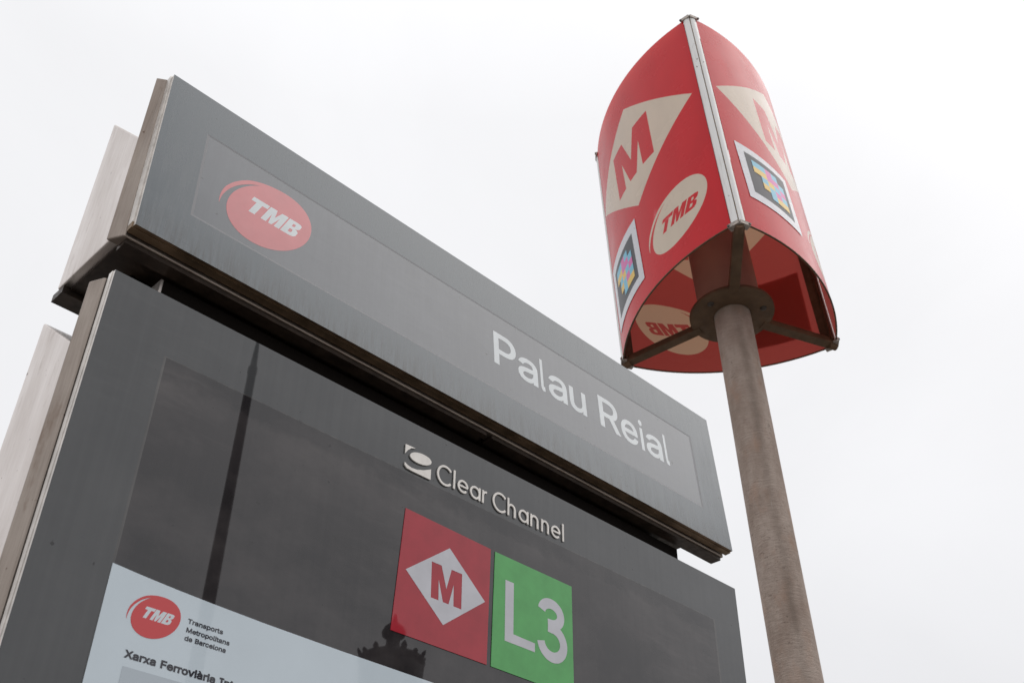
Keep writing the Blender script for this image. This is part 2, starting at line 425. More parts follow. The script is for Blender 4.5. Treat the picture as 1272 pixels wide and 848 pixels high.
GLYPH = json.loads('''{"3":[453,[[44,132,46,115,49,99,55,84,61,70,70,57,80,45,92,35,104,26,118,17,133,10,148,4,165,-1,182,-4,200,-6,218,-7,238,-6,257,-4,275,0,292,5,309,12,324,20,337,30,350,41,360,53,370,66,378,80,385,95,389,111,392,127,393,145,392,162,390,178,385,193,379,208,371,222,361,236,350,248,338,258,323,268,308,276,291,282,273,287,254,290,233,290,221,290,372,461,372,509,70,509,70,452,288,452,288,448,157,299,157,248,201,248,218,247,235,246,249,243,263,239,275,234,285,228,295,221,303,213,310,205,316,196,321,187,324,177,327,166,329,156,329,145,328,133,327,122,324,111,320,102,315,93,309,85,301,78,294,71,285,66,275,61,265,57,254,54,242,52,231,50,219,50,207,50,196,51,185,53,175,56,165,59,156,63,147,68,139,74,132,80,126,87,121,95,117,103,113,112,111,122,109,132]]],"B":[456,[[238,285,125,285,125,452,240,452,259,451,275,448,290,444,302,437,313,429,321,420,328,409,332,398,335,385,336,372,336,362,334,352,331,343,328,334,323,326,318,319,312,312,304,306,297,301,288,296,279,292,269,289,259,287,249,285],[125,57,125,231,248,231,261,231,274,229,285,226,296,223,306,218,315,212,323,206,330,199,337,192,342,184,347,175,350,166,353,157,355,147,355,137,354,124,351,111,346,100,339,89,330,80,318,72,304,65,287,61,267,58,245,57],[60,509,60,0,247,0,270,1,291,3,311,6,328,12,344,18,359,26,371,34,383,44,392,55,400,67,406,79,412,93,415,107,417,121,418,136,417,152,416,166,412,179,408,192,402,203,396,213,389,223,381,231,372,239,363,245,353,251,344,255,334,258,325,261,315,262,315,267,324,270,332,273,341,277,349,281,356,286,363,291,370,297,376,304,382,312,387,320,391,329,394,339,396,350,398,361,398,374,397,389,395,403,392,417,387,430,381,442,373,454,364,464,354,474,342,483,329,491,314,497,298,503,280,506,261,508,241,509]]],"F":[410,[[125,0,125,221,346,221,346,278,125,278,125,452,369,452,369,509,60,509,60,0]]],"I":[301,[[31,57,31,0,269,0,269,57,183,57,183,452,269,452,269,509,31,509,31,452,118,452,118,57]]],"L":[393,[[60,509,60,0,361,0,361,57,125,57,125,509]]],"M":[628,[[122,0,122,291,122,328,121,372,120,416,120,435,129,408,145,361,159,321,170,291,286,0,342,0,456,291,467,322,482,363,498,409,507,436,506,413,505,369,504,327,504,291,504,0,568,0,568,509,476,509,352,187,342,158,330,121,318,83,315,73,311,84,299,123,287,159,277,187,152,509,60,509,60,0]]],"P":[445,[[60,509,60,0,125,0,125,186,235,186,258,187,279,189,298,194,316,199,332,207,347,216,360,227,371,239,381,251,390,265,397,280,402,296,406,313,408,330,409,348,408,366,406,383,402,399,397,415,390,430,381,444,371,456,360,468,347,478,332,487,316,495,298,501,279,506,258,508,235,509],[125,242,125,452,232,452,247,452,262,450,275,447,286,444,297,439,306,433,314,426,321,419,328,411,333,402,337,392,340,382,342,371,344,360,344,348,344,336,342,325,340,314,337,304,333,294,328,285,321,276,314,269,306,262,297,256,287,251,275,247,262,244,248,243,233,242]]],"R":[449,[[60,509,60,0,125,0,125,198,236,198,246,198,353,0,428,0,314,209,317,210,333,217,348,225,361,235,372,246,382,258,390,271,397,286,402,301,406,317,408,334,409,352,408,370,406,387,402,403,397,419,390,433,382,447,372,459,361,470,348,480,333,489,317,496,299,502,280,506,259,508,236,509],[125,255,125,452,233,452,248,452,262,450,275,448,287,444,298,440,307,434,315,428,322,421,329,414,334,405,338,396,341,386,343,375,345,364,345,352,345,340,343,329,341,319,338,309,334,300,329,292,322,285,315,278,307,272,298,267,287,263,276,259,263,257,249,255,234,255]]],"T":[449,[[32,509,32,452,193,452,193,0,257,0,257,452,417,452,417,509]]],"X":[474,[[18,0,91,0,182,129,206,166,225,196,237,218,250,195,268,165,292,129,382,0,456,0,276,263,446,509,374,509,298,400,272,361,252,329,238,302,223,329,204,361,178,400,104,509,29,509,200,260]]],"a":[389,[[55,35,63,26,73,18,83,11,94,5,106,0,119,-4,132,-7,146,-8,160,-9,173,-9,185,-7,195,-5,206,-2,215,1,224,5,232,9,239,14,246,19,252,25,257,30,262,36,266,41,269,47,272,52,277,52,277,0,337,0,337,251,336,268,335,283,332,297,327,309,322,320,316,330,310,339,303,347,295,354,286,360,277,366,268,370,258,374,249,377,239,379,230,381,220,382,211,383,203,384,194,384,182,384,169,383,157,381,145,378,133,375,121,371,110,366,99,361,89,354,79,346,69,337,61,327,53,316,47,304,41,291,100,274,103,279,106,285,109,290,113,296,118,301,123,306,129,310,135,315,142,319,149,322,157,325,166,328,175,330,185,331,196,331,206,331,215,330,224,328,232,325,240,322,247,318,253,314,258,309,263,303,267,297,270,290,273,282,275,274,276,266,276,257,276,255,276,249,274,245,272,241,269,238,265,235,260,233,255,231,249,229,242,228,234,227,178,220,125,211,115,208,105,205,96,202,87,198,78,193,69,188,62,182,55,176,49,169,43,161,39,152,35,143,32,132,31,121,30,108,31,93,33,80,36,67,42,56,48,45],[102,72,98,78,95,84,94,90,92,97,92,105,92,113,94,121,96,128,99,134,103,139,108,144,114,148,120,152,127,156,134,159,175,168,200,171,231,176,259,182,264,183,268,185,271,186,274,188,276,190,276,138,275,129,274,119,271,110,267,102,263,93,258,85,252,78,244,71,237,65,228,59,218,54,207,50,196,47,183,46,170,45,161,45,153,46,145,48,137,50,130,52,123,55,117,59,111,63,106,67]]],"c":[396,[[56,85,66,68,76,53,89,39,102,27,117,16,133,7,150,1,168,-4,187,-7,207,-8,218,-8,229,-7,240,-6,251,-4,261,-1,271,2,280,6,289,11,298,16,306,21,314,27,322,34,329,41,335,48,341,56,347,65,352,73,356,82,360,92,363,102,304,117,292,89,288,84,284,79,280,74,276,70,271,66,266,63,261,59,255,56,249,54,243,52,236,50,229,48,222,47,215,46,207,46,192,47,179,49,167,53,155,59,145,66,136,74,127,84,120,94,113,105,108,117,104,130,100,144,98,158,96,172,96,187,96,202,98,217,100,231,104,245,108,258,113,271,120,282,127,292,136,302,145,310,155,317,167,323,179,327,192,329,207,330,215,330,222,329,229,328,236,327,242,325,248,323,254,321,260,318,265,314,270,311,275,307,279,303,283,298,287,294,290,289,293,284,296,279,299,274,301,268,303,262,362,277,359,287,355,296,351,305,346,314,340,322,334,330,327,337,320,344,313,350,305,356,297,361,288,366,279,370,270,374,260,377,250,380,239,382,229,383,218,384,207,384,187,383,168,380,150,375,133,369,117,360,102,349,89,337,76,323,66,308,56,291,48,273,42,253,37,233,35,210,34,187,35,165,37,143,42,122,48,103]]],"d":[424,[[47,103,55,84,64,67,73,52,85,38,97,26,111,16,126,7,142,1,159,-4,177,-7,195,-8,209,-8,221,-6,233,-4,243,0,252,4,261,9,268,14,275,19,281,25,287,31,307,59,313,59,313,0,372,0,372,509,311,509,311,319,306,319,303,324,300,329,296,334,292,340,287,346,282,352,276,358,269,363,262,368,253,373,244,377,233,380,222,382,209,384,196,384,177,383,160,380,143,376,127,369,112,361,98,351,86,339,74,325,64,310,55,293,47,275,42,255,37,234,35,212,34,189,35,166,37,143,42,122],[109,117,104,130,101,144,98,158,96,173,96,189,96,205,98,220,100,234,104,248,108,261,113,273,120,284,127,294,136,303,145,311,155,318,166,323,178,327,191,329,205,330,218,329,231,327,242,324,253,318,263,312,272,304,281,296,288,286,295,275,300,263,304,250,308,236,310,221,312,205,312,189,312,173,310,157,307,142,304,128,299,115,294,103,287,92,280,82,272,73,263,65,253,59,242,53,230,50,218,48,205,47,191,48,178,50,166,54,155,59,145,66,136,74,128,83,121,93,114,104]]],"e":[404,[[35,164,37,143,42,122,48,103,56,85,65,68,76,53,88,39,102,27,117,16,133,7,151,1,170,-4,190,-7,212,-8,227,-8,242,-6,256,-4,270,0,283,4,295,10,306,16,316,23,326,30,335,39,343,48,350,58,356,68,361,79,365,91,306,105,303,98,299,91,295,85,290,79,285,73,280,68,274,63,268,59,261,56,254,53,246,50,238,48,230,47,221,46,212,46,198,47,185,48,173,51,162,56,151,61,141,68,132,76,124,85,116,95,110,106,105,118,101,132,98,146,97,162,96,169,371,169,371,194,370,214,369,233,366,250,362,267,357,282,351,296,344,309,337,321,328,331,319,341,309,350,299,357,288,364,277,369,266,374,254,378,242,381,230,382,217,384,205,384,185,383,166,380,148,375,131,368,115,359,100,348,87,336,75,322,64,307,55,290,47,272,42,252,37,231,35,210,34,187],[96,223,98,235,101,247,104,259,109,270,115,280,121,290,129,298,137,306,146,313,156,319,167,324,179,327,192,329,205,330,218,329,231,328,242,324,253,320,263,314,272,307,279,299,287,290,293,280,298,269,302,257,306,244,308,231,309,221,96,221]]],"g":[425,[[61,-86,67,-95,74,-103,82,-110,91,-117,100,-124,111,-130,122,-135,134,-140,147,-144,161,-147,175,-149,191,-151,207,-151,225,-150,243,-149,260,-146,276,-141,291,-136,305,-129,318,-122,330,-112,341,-102,350,-90,358,-77,364,-62,369,-46,371,-28,372,-9,372,379,313,379,313,319,308,319,288,346,283,352,277,358,269,363,262,368,253,373,244,377,234,380,222,382,210,384,196,384,178,383,160,380,143,376,127,369,112,361,98,351,86,339,74,325,64,310,55,293,47,275,42,256,37,235,35,214,34,191,35,168,37,147,42,126,47,108,55,90,64,74,74,60,86,47,99,36,113,27,128,19,143,13,160,8,177,6,195,5,209,5,221,7,233,9,243,12,252,16,261,20,268,25,275,30,281,36,287,41,306,68,311,68,311,-6,310,-24,307,-39,301,-53,293,-65,282,-75,270,-83,256,-89,241,-94,225,-96,207,-97,195,-97,183,-96,173,-94,163,-91,154,-88,146,-84,139,-80,133,-76,127,-71,122,-66,101,-41,51,-69,56,-78],[109,123,104,135,101,149,98,162,96,177,96,193,96,208,98,223,101,237,104,250,109,262,114,274,121,285,128,295,136,304,145,312,155,318,166,324,178,327,191,329,205,330,218,329,231,327,243,324,254,318,264,312,273,305,281,296,288,286,295,276,300,264,304,251,308,238,310,224,312,209,312,193,312,177,310,161,308,147,304,133,300,121,295,110,288,99,281,90,273,82,264,75,254,69,243,65,231,61,218,60,205,59,191,60,178,62,167,65,155,70,145,76,136,83,128,92,121,101,114,111]]],"i":[167,[[46,465,49,460,54,455,59,451,65,447,71,445,77,443,84,443,91,443,97,445,103,447,109,451,114,455,118,460,122,465,124,470,126,477,126,483,126,489,124,496,122,502,118,507,114,512,109,516,103,520,97,522,91,524,84,524,77,524,71,522,65,520,59,516,54,512,49,507,46,502,43,496,41,489,41,483,41,477,43,470],[53,379,53,0,114,0,114,379]]],"l":[189,[[53,84,54,68,56,54,61,41,66,30,74,20,83,12,95,6,108,1,122,-1,139,-2,162,-1,181,3,170,54,160,53,146,52,139,52,133,54,128,55,123,58,120,62,118,67,116,73,115,80,114,89,114,99,114,509,53,509]]],"n":[410,[[53,0,114,0,114,227,114,240,116,252,118,263,122,273,126,283,132,292,138,299,145,306,152,312,161,317,170,321,179,325,189,327,199,329,210,329,225,328,240,325,252,320,263,313,273,304,281,294,288,281,292,268,295,252,296,235,296,0,357,0,357,240,356,259,355,276,351,292,347,307,341,321,334,333,326,344,316,353,306,362,295,369,283,374,270,379,257,382,242,383,227,384,211,383,195,381,180,376,166,370,152,362,140,352,129,339,119,324,112,311,112,379,53,379]]],"o":[415,[[48,103,56,85,66,68,76,53,89,39,102,27,117,16,133,7,150,1,168,-4,187,-7,207,-8,228,-7,247,-4,265,1,283,7,299,16,314,27,327,39,339,53,350,68,359,85,367,103,373,122,378,143,380,165,381,187,380,210,378,233,373,253,367,273,359,291,350,308,339,323,327,337,314,349,299,360,283,369,265,375,247,380,228,383,207,384,187,383,168,380,150,375,133,369,117,360,102,349,89,337,76,323,66,308,56,291,48,273,42,253,37,233,35,210,34,187,35,165,37,143,42,122],[108,117,104,130,100,144,98,158,96,172,96,187,96,202,98,217,100,231,104,245,108,258,113,271,120,282,127,292,136,302,145,310,155,317,167,323,179,327,192,329,207,330,222,329,236,327,248,323,260,317,270,310,280,302,288,292,295,282,302,271,307,258,311,245,315,231,317,217,319,202,319,187,319,172,317,158,315,144,311,130,307,117,302,105,295,94,288,84,280,74,270,66,260,59,248,53,236,49,222,47,207,46,192,47,179,49,167,53,155,59,145,66,136,74,127,84,120,94,113,105]]],"p":[424,[[53,379,53,-143,114,-143,114,59,118,59,138,31,143,25,149,19,157,14,164,9,173,4,182,0,192,-4,203,-6,216,-8,229,-8,248,-7,265,-4,282,1,298,7,313,16,327,26,339,38,351,52,361,67,370,84,377,103,383,122,387,143,389,166,390,189,389,212,387,234,383,255,377,275,370,293,361,310,351,325,339,339,327,351,313,361,298,369,282,376,265,380,248,383,229,384,215,384,203,382,191,380,180,377,171,373,163,368,155,363,148,358,142,352,137,346,118,319,112,319,112,379],[113,173,113,189,113,205,115,221,117,236,121,250,125,263,130,275,137,286,144,296,152,304,161,312,171,318,182,324,194,327,207,329,220,330,234,329,247,327,259,323,270,318,280,311,289,303,297,294,304,284,311,273,316,261,320,248,324,234,326,220,328,205,328,189,328,173,326,158,324,144,320,130,316,117,311,104,304,93,297,83,288,74,279,66,269,59,258,54,247,50,234,48,220,47,207,48,194,50,183,53,172,59,162,65,153,73,144,82,137,92,130,103,125,115,121,128,117,142,115,157]]],"r":[259,[[112,321,112,379,53,379,53,0,114,0,114,237,114,247,116,257,118,267,122,275,126,284,131,291,137,298,144,304,151,310,159,315,168,319,177,322,186,324,196,326,207,326,230,324,243,322,243,384,229,384,213,385,200,384,187,382,175,379,163,373,152,367,142,359,134,351,126,342,120,332,115,321]]],"s":[365,[[62,38,70,29,79,22,90,14,100,8,112,3,125,-1,138,-4,152,-6,167,-8,182,-8,199,-7,215,-6,231,-3,246,1,260,6,273,12,284,20,295,28,304,37,312,47,319,58,324,69,328,81,330,94,331,107,330,122,327,136,322,149,315,160,306,171,295,181,282,189,267,197,249,204,229,209,172,223,160,226,148,230,139,234,131,238,124,243,119,249,114,255,111,262,110,269,109,277,110,286,112,295,117,303,123,310,131,317,140,323,151,327,162,330,174,332,187,333,201,332,214,330,225,327,235,322,243,316,250,309,256,301,260,294,265,286,268,277,324,290,321,301,316,311,311,321,305,330,299,339,291,347,283,355,274,361,264,367,254,372,242,376,230,380,216,382,202,384,187,384,171,384,156,382,142,379,128,375,115,370,103,364,92,357,82,350,73,341,65,332,59,322,53,311,50,299,48,287,47,274,48,258,51,244,56,231,63,219,72,208,83,198,97,190,112,182,130,175,149,170,212,155,223,152,232,149,241,145,248,141,254,136,259,130,263,124,266,118,267,111,268,103,267,94,264,85,259,77,253,69,244,62,234,56,223,51,211,48,196,46,181,45,168,46,155,47,144,50,133,55,124,60,116,67,108,75,102,84,98,95,94,107,36,94,39,81,43,69,48,58,55,47]]],"t":[227,[[69,59,75,45,82,32,92,21,104,12,117,5,133,0,150,-3,168,-4,192,-3,213,2,202,54,185,51,170,50,161,50,153,52,146,54,141,57,136,61,132,66,129,73,128,80,126,88,126,98,126,327,204,327,204,379,126,379,126,471,65,471,65,379,6,379,6,327,65,327,65,93,66,75]]],"u":[410,[[54,120,55,103,59,87,63,72,69,59,76,47,84,35,93,26,104,18,115,11,127,5,140,1,153,-3,167,-4,182,-5,199,-4,215,-2,229,3,244,9,257,17,269,27,281,40,291,55,298,70,298,0,357,0,357,379,296,379,296,153,296,140,294,128,291,117,288,106,283,97,278,88,272,80,265,73,258,67,249,62,240,58,231,54,221,52,211,50,200,50,185,51,170,54,158,59,147,66,137,75,128,85,122,98,117,111,115,127,114,144,114,379,53,379,53,139]]],"v":[389,[[187,87,165,155,84,379,17,379,163,0,226,0,371,379,305,379,224,155,203,87,195,59]]],"x":[379,[[21,0,91,0,148,85,178,136,189,155,200,136,231,85,287,0,358,0,224,192,352,379,282,379,233,306,202,253,191,233,179,253,147,306,100,379,29,379,155,195]]],"à":[389,[[55,35,63,26,73,18,83,11,94,5,106,0,119,-4,132,-7,146,-8,160,-9,173,-9,185,-7,195,-5,206,-2,215,1,224,5,232,9,239,14,246,19,252,25,257,30,262,36,266,41,269,47,272,52,277,52,277,0,337,0,337,251,336,268,335,283,332,297,327,309,322,320,316,330,310,339,303,347,295,354,286,360,277,366,268,370,258,374,249,377,239,379,230,381,220,382,211,383,203,384,194,384,182,384,169,383,157,381,145,378,133,375,121,371,110,366,99,361,89,354,79,346,69,337,61,327,53,316,47,304,41,291,100,274,103,279,106,285,109,290,113,296,118,301,123,306,129,310,135,315,142,319,149,322,157,325,166,328,175,330,185,331,196,331,206,331,215,330,224,328,232,325,240,322,247,318,253,314,258,309,263,303,267,297,270,290,273,282,275,274,276,266,276,257,276,255,276,249,274,245,272,241,269,238,265,235,260,233,255,231,249,229,242,228,234,227,178,220,125,211,115,208,105,205,96,202,87,198,78,193,69,188,62,182,55,176,49,169,43,161,39,152,35,143,32,132,31,121,30,108,31,93,33,80,36,67,42,56,48,45],[102,72,98,78,95,84,94,90,92,97,92,105,92,113,94,121,96,128,99,134,103,139,108,144,114,148,120,152,127,156,134,159,175,168,200,171,231,176,259,182,264,183,268,185,271,186,274,188,276,190,276,138,275,129,274,119,271,110,267,102,263,93,258,85,252,78,244,71,237,65,228,59,218,54,207,50,196,47,183,46,170,45,161,45,153,46,145,48,137,50,130,52,123,55,117,59,111,63,106,67],[168,529,99,529,165,429,215,429]]]}''')

def glyph_fit(ch, x0, x1, y0, y1):
    """outlines of one letter scaled into a box"""
    sp = GLYPH[ch][1]
    xs = [v for s in sp for v in s[0::2]]; ys = [v for s in sp for v in s[1::2]]
    ax, bx, ay, by = min(xs), max(xs), min(ys), max(ys)
    sx = (x1 - x0) / (bx - ax); sy = (y1 - y0) / (by - ay)
    return [[(x0 + (s[i] - ax) * sx, y0 + (s[i + 1] - ay) * sy) for i in range(0, len(s), 2)] for s in sp]

def text_line(txt, x0, y0, size, width=None):
    pen, res = 0, []
    for ch in txt:
        if ch == ' ': pen += 240; continue
        adv, sp = GLYPH[ch]
        res.append([[(s[i] + pen, s[i + 1]) for i in range(0, len(s), 2)] for s in sp])
        pen += adv
    kx = (width / pen) if width else size / 1000.0
    ky = size / 1000.0
    return [[[(x0 + x * kx, y0 + y * ky) for x, y in s] for s in sp] for sp in res]

def fatten(L, d):
    """push an outline outwards along its normals (solid outlines run counter-clockwise, holes clockwise)"""
    n, res = len(L), []
    for i in range(n):
        (ax, ay), (bx_, by_), (cx, cy) = L[i - 1], L[i], L[(i + 1) % n]
        e1 = Vector((bx_ - ax, by_ - ay)); e2 = Vector((cx - bx_, cy - by_))
        if e1.length < 1e-9 or e2.length < 1e-9: res.append((bx_, by_)); continue
        n1 = Vector((e1.y, -e1.x)).normalized(); n2 = Vector((e2.y, -e2.x)).normalized()
        m = n1 + n2
        if m.length < 0.3: res.append((bx_, by_)); continue
        m = m / max(0.5, m.length_squared / 2)
        res.append((bx_ + m.x * d, by_ + m.y * d))
    return res

def winding(loops, x, y):
    w = 0
    for L in loops:
        for i in range(len(L)):
            (x0, y0), (x1, y1) = L[i], L[(i + 1) % len(L)]
            if (y0 <= y < y1) or (y1 <= y < y0):
                if x0 + (y - y0) / (y1 - y0) * (x1 - x0) > x: w += 1 if y1 > y0 else -1
    return w

def glyph_mesh(loops, offset, fn, off):
    """filled letters: triangulated outlines, kept where the winding number is not zero"""
    mb = MB()
    for one in (loops if isinstance(loops[0][0], list) else [loops]):
        ls_ = [[(x * 1000, y * 1000) for x, y in fatten(L, offset)] for L in one]
        vs_, es_ = [], []
        for L in ls_:
            k0 = len(vs_); vs_ += [Vector(q) for q in L]; es_ += [(k0 + i, k0 + (i + 1) % len(L)) for i in range(len(L))]
        V, E, F, _a, _b, _c = delaunay_2d_cdt(vs_, es_, [], 0, 1e-4)
        keep = []
        for t in F:
            cx = sum(V[i].x for i in t) / len(t); cy = sum(V[i].y for i in t) / len(t)
            if winding(ls_, cx + 1.3e-5, cy + 0.7e-5) != 0: keep.append(tuple(t))
        mb.add([fn(q.x / 1000, q.y / 1000, off) for q in V], keep)
    return mb.v, mb.f

# lettering of the round transport emblem in a unit box: x 0..1, y 0..1, leaning
def slant(L, k=0.14): return [(x * 0.86 + y * k, y) for x, y in L]
TMB = [slant(L) for L in (
    [(0.0, 1.0), (0.0, 0.74), (0.10, 0.74), (0.10, 0.0), (0.215, 0.0), (0.215, 0.74), (0.315, 0.74), (0.315, 1.0)],
    [(0.335, 0.0), (0.335, 1.0), (0.465, 1.0), (0.515, 0.50), (0.565, 1.0), (0.695, 1.0), (0.695, 0.0), (0.595, 0.0), (0.595, 0.60), (0.545, 0.0), (0.485, 0.0), (0.435, 0.60), (0.435, 0.0)],
    [(0.72, 0.0), (0.72, 1.0), (0.88, 1.0), (0.955, 0.97), (0.985, 0.88), (0.985, 0.66), (0.955, 0.57), (0.915, 0.53), (0.965, 0.49), (1.0, 0.39), (1.0, 0.15), (0.965, 0.04), (0.89, 0.0)],
    [(0.83, 0.20), (0.83, 0.43), (0.875, 0.43), (0.895, 0.39), (0.895, 0.24), (0.875, 0.20)],
    [(0.83, 0.62), (0.83, 0.81), (0.865, 0.81), (0.885, 0.77), (0.885, 0.66), (0.865, 0.62)])]

def emblem(cx, cy, a, b, phi, lx0, lx1, ly0, ly1):
    """leaning ellipse with an open swoosh at its upper left; even-odd loops (letters are holes)"""
    c, s = math.cos(math.radians(phi)), math.sin(math.radians(phi))
    def pt(t, k):                                # polar angle t in the sheet
        dx, dy = math.cos(math.radians(t)), math.sin(math.radians(t))
        r = k / math.sqrt(((dx * c + dy * s) / a) ** 2 + ((-dx * s + dy * c) / b) ** 2)
        return (cx + r * dx, cy + r * dy)
    tab = [(55, 1.0), (72, 1.008), (88, 1.033), (105, 1.08), (131, 1.167), (154, 1.20), (173, 1.213), (184, 1.197), (193, 1.18), (199, 1.163)]
    def f(t):
        for (t0, k0), (t1, k1) in zip(tab, tab[1:]):
            if t <= t1: return k0 + (k1 - k0) * (t - t0) / (t1 - t0)
        return tab[-1][1]
    TIP, G0 = 199.0, 116.0
    body = [pt(G0 + (415 - G0) * i / 64, 1.0) for i in range(65)]
    body += [pt(55 + (TIP - 55) * i / 48, f(55 + (TIP - 55) * i / 48)) for i in range(1, 49)]
    body += [pt(TIP + (G0 - TIP) * i / 30, 1 + (f(TIP) - 1) * (1 - i / 30) ** 0.9) for i in range(1, 30)]
    letters = [[(lx0 + x * (lx1 - lx0), ly0 + y * (ly1 - ly0)) for x, y in L] for L in TMB]
    return body, letters

M_GLYPH = [(0.0, 1.0), (0.315, 1.0), (0.50, 0.40), (0.64, 1.0), (0.985, 1.0), (1.0, 0.0), (0.745, 0.0), (0.725, 0.59), (0.59, 0.0), (0.41, 0.0), (0.245, 0.58), (0.27, 0.0), (0.03, 0.0)]
def m_letter(x0, x1, y0, y1): return [(x0 + x * (x1 - x0), y0 + y * (y1 - y0)) for x, y in M_GLYPH]

# ------------------------------------------------------------------ ground
g = MB(); n = 24; ext = 600.0
g.add([(-ext, -ext, 0), (ext, -ext, 0), (ext, ext, 0), (-ext, ext, 0)], [(0, 1, 2, 3)])
ground = build('pavement', g, M['paving']); ground['kind'] = 'structure'

# ------------------------------------------------------------------ information totem
totem = thing('information_totem', 'grey glass fronted station totem with steel sides, headed Palau Reial', 'totem', (0, 0.1, 0))
OFF = Vector((0, 0.1, 0))
def T(p):                                     # totem-local coordinates (z measured from the header's top edge)
    return (p[0], p[1] - OFF.y, p[2] + 0.0)
LIFT = bpy.data.objects                       # parts carry the height in their own location
def part(name, mb, mats, parent, bevel=0.0):
    me = mb.mesh(name)
    for v in me.vertices: v.co.y -= 0.1
    o = link(name, me, mats, parent, bevel)
    if parent is totem: o.location.z = Z0
    return o
def partvf(name, v, f, mats, parent):
    mb = MB(); mb.add(v, f); return part(name, mb, mats, parent)

TILT, HH = 0.0778, 0.3191
def HP(x, h, off=0.0):                        # header glass: h above its lower edge, off towards the viewer
    return (x, math.sin(TILT) * h - math.cos(TILT) * off, -HH + math.cos(TILT) * h + math.sin(TILT) * off)
def MP(x, z, off=0.0): return (x, -off, z)    # main glass
def mapped(vf, fn, off=0.0, zscale=1.0): return [fn(x, y, off + z * zscale) for x, y, z in vf[0]], vf[1]

WX0, WX1, WH0, WH1 = -0.5797, 0.5725, 0.0685, 0.2398
# header pane: printed border round a slightly sunken display window
b = MB()
o_ = rect(-0.6485, 0.0015, 0.6485, HH - 0.0015); i_ = rect(WX0, WH0, WX1, WH1)
for k in range(4):
    k2 = (k + 1) % 4
    b.add([HP(*o_[k]), HP(*o_[k2]), HP(*i_[k2]), HP(*i_[k])], [(0, 1, 2, 3)])
    b.add([HP(*o_[k]), HP(*o_[k2]), HP(*o_[k2], -0.006), HP(*o_[k], -0.006)], [(3, 2, 1, 0)], (1, 2, 2, 3)[k])
head_pane = part('header_pane', b, [M['head_border'], M['rim_bronze'], M['black'], M['edge_metal']], totem)
b = MB()
w_ = rect(WX0 + 0.004, WH0 + 0.003, WX1 - 0.006, WH1 - 0.0035)
for k in range(4):
    k2 = (k + 1) % 4
    b.add([HP(*i_[k]), HP(*i_[k2]), HP(*w_[k2], -0.00025), HP(*w_[k], -0.00025)], [(0, 1, 2, 3)], 1)
b.add([HP(*q, -0.00025) for q in w_], [(0, 1, 2, 3)], 0)
part('display_window', b, [M['head_window'], M['head_bevel']], head_pane)
# frame profile behind the pane (pale strip on the left, bronze underneath)
b = MB()
for (x0, x1, h0, h1, mi) in ((-0.6505, -0.640, 0.0102, HH, 0), (0.640, 0.650, 0.0102, HH, 2), (-0.6503, 0.6497, 0.0, 0.010, 1), (-0.640, 0.640, HH - 0.010, HH, 2)):
    b.hexa([HP(x0, h0, -0.0062), HP(x1, h0, -0.0062), HP(x1, h0, -0.0185), HP(x0, h0, -0.0185), HP(x0, h1, -0.0062), HP(x1, h1, -0.0062), HP(x1, h1, -0.0185), HP(x0, h1, -0.0185)], mi)
part('header_frame', b, [M['edge_metal'], M['rim_bronze'], M['black']], totem)
# emblem and station name on the window
body, letters = emblem(-0.4590, 0.1490, 0.0800, 0.0560, 38, -0.5045, -0.4015, 0.1375, 0.1715)
def print_(name, loops, bez, fn, off, mat, parent, offset=0.0, res=5):
    v, f = mapped(flat(loops, bez, 0, offset, res), fn, off); return partvf(name, v, f, mat, parent)
v1, f1 = mapped(flat([body] + letters), HP, -0.0001)
mb = MB(); mb.add(v1, f1)
part('emblem', mb, M['logo_red'], head_pane)
print_('emblem_lettering', letters, (), HP, -0.0001, M['letter_white'], head_pane)
CAPB, CAPT, XT = 0.1270, 0.1978, 0.1785
for ch, x0, x1, lo, hi in (('P', 0.0005, 0.0545, CAPB, CAPT), ('a', 0.0595, 0.1085, CAPB - .001, XT), ('l', 0.1165, 0.1268, CAPB, CAPT), ('a', 0.1365, 0.1850, CAPB - .001, XT),
                           ('u', 0.1925, 0.2370, CAPB - .001, XT - .001), ('R', 0.2750, 0.3315, CAPB, CAPT), ('e', 0.3370, 0.3855, CAPB - .001, XT), ('i', 0.3940, 0.4045, CAPB, CAPT),
                           ('a', 0.4115, 0.4610, CAPB - .001, XT), ('l', 0.4700, 0.4805, CAPB, CAPT)):
    v, f = glyph_mesh(glyph_fit(ch, x0 + .0012, x1 - .0012, lo + .0015, hi - .0015), 0.0015, HP, -0.0001)
    partvf('letter', v, f, M['letter_white'], head_pane)

# header tray: stained steel tub behind the pane, with an open channel towards the frame
b = MB()
ZB, ZT = -0.326, -0.001
def tray(x0f, x0r, x1, y0b, y0t, y1b, y1t, zb, zt, mi=0):
    b.hexa([(x0f, y0b, zb), (x1, y0b, zb), (x1, y1b, zb), (x0r, y1b, zb), (x0f, y0t, zt), (x1, y0t, zt), (x1, y1t, zt), (x0r, y1t, zt)], mi)
tray(-0.651, -0.6635, 0.645, 0.0205, 0.0415, 0.0455, 0.0495, ZB, ZT)
part('header_tray', b, M['steel_worn'], totem, 0.002)
# two rails under the tray with a joint between them
for x0, x1 in ((-0.646, 0.0), (0.012, 0.640)):
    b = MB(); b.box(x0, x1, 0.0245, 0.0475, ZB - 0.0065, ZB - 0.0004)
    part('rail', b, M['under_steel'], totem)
# black block in the gap between frame and tray, standing for its shade
b = MB(); b.hexa([HP(-0.63, 0.012, -0.0187), HP(0.628, 0.012, -0.0187), (0.628, 0.030, ZB + 0.012), (-0.63, 0.030, ZB + 0.012), HP(-0.63, 0.30, -0.0187), HP(0.628, 0.30, -0.0187), (0.628, 0.040, -0.02), (-0.63, 0.040, -0.02)])
part('header_gap_shade', b, M['black'], totem)

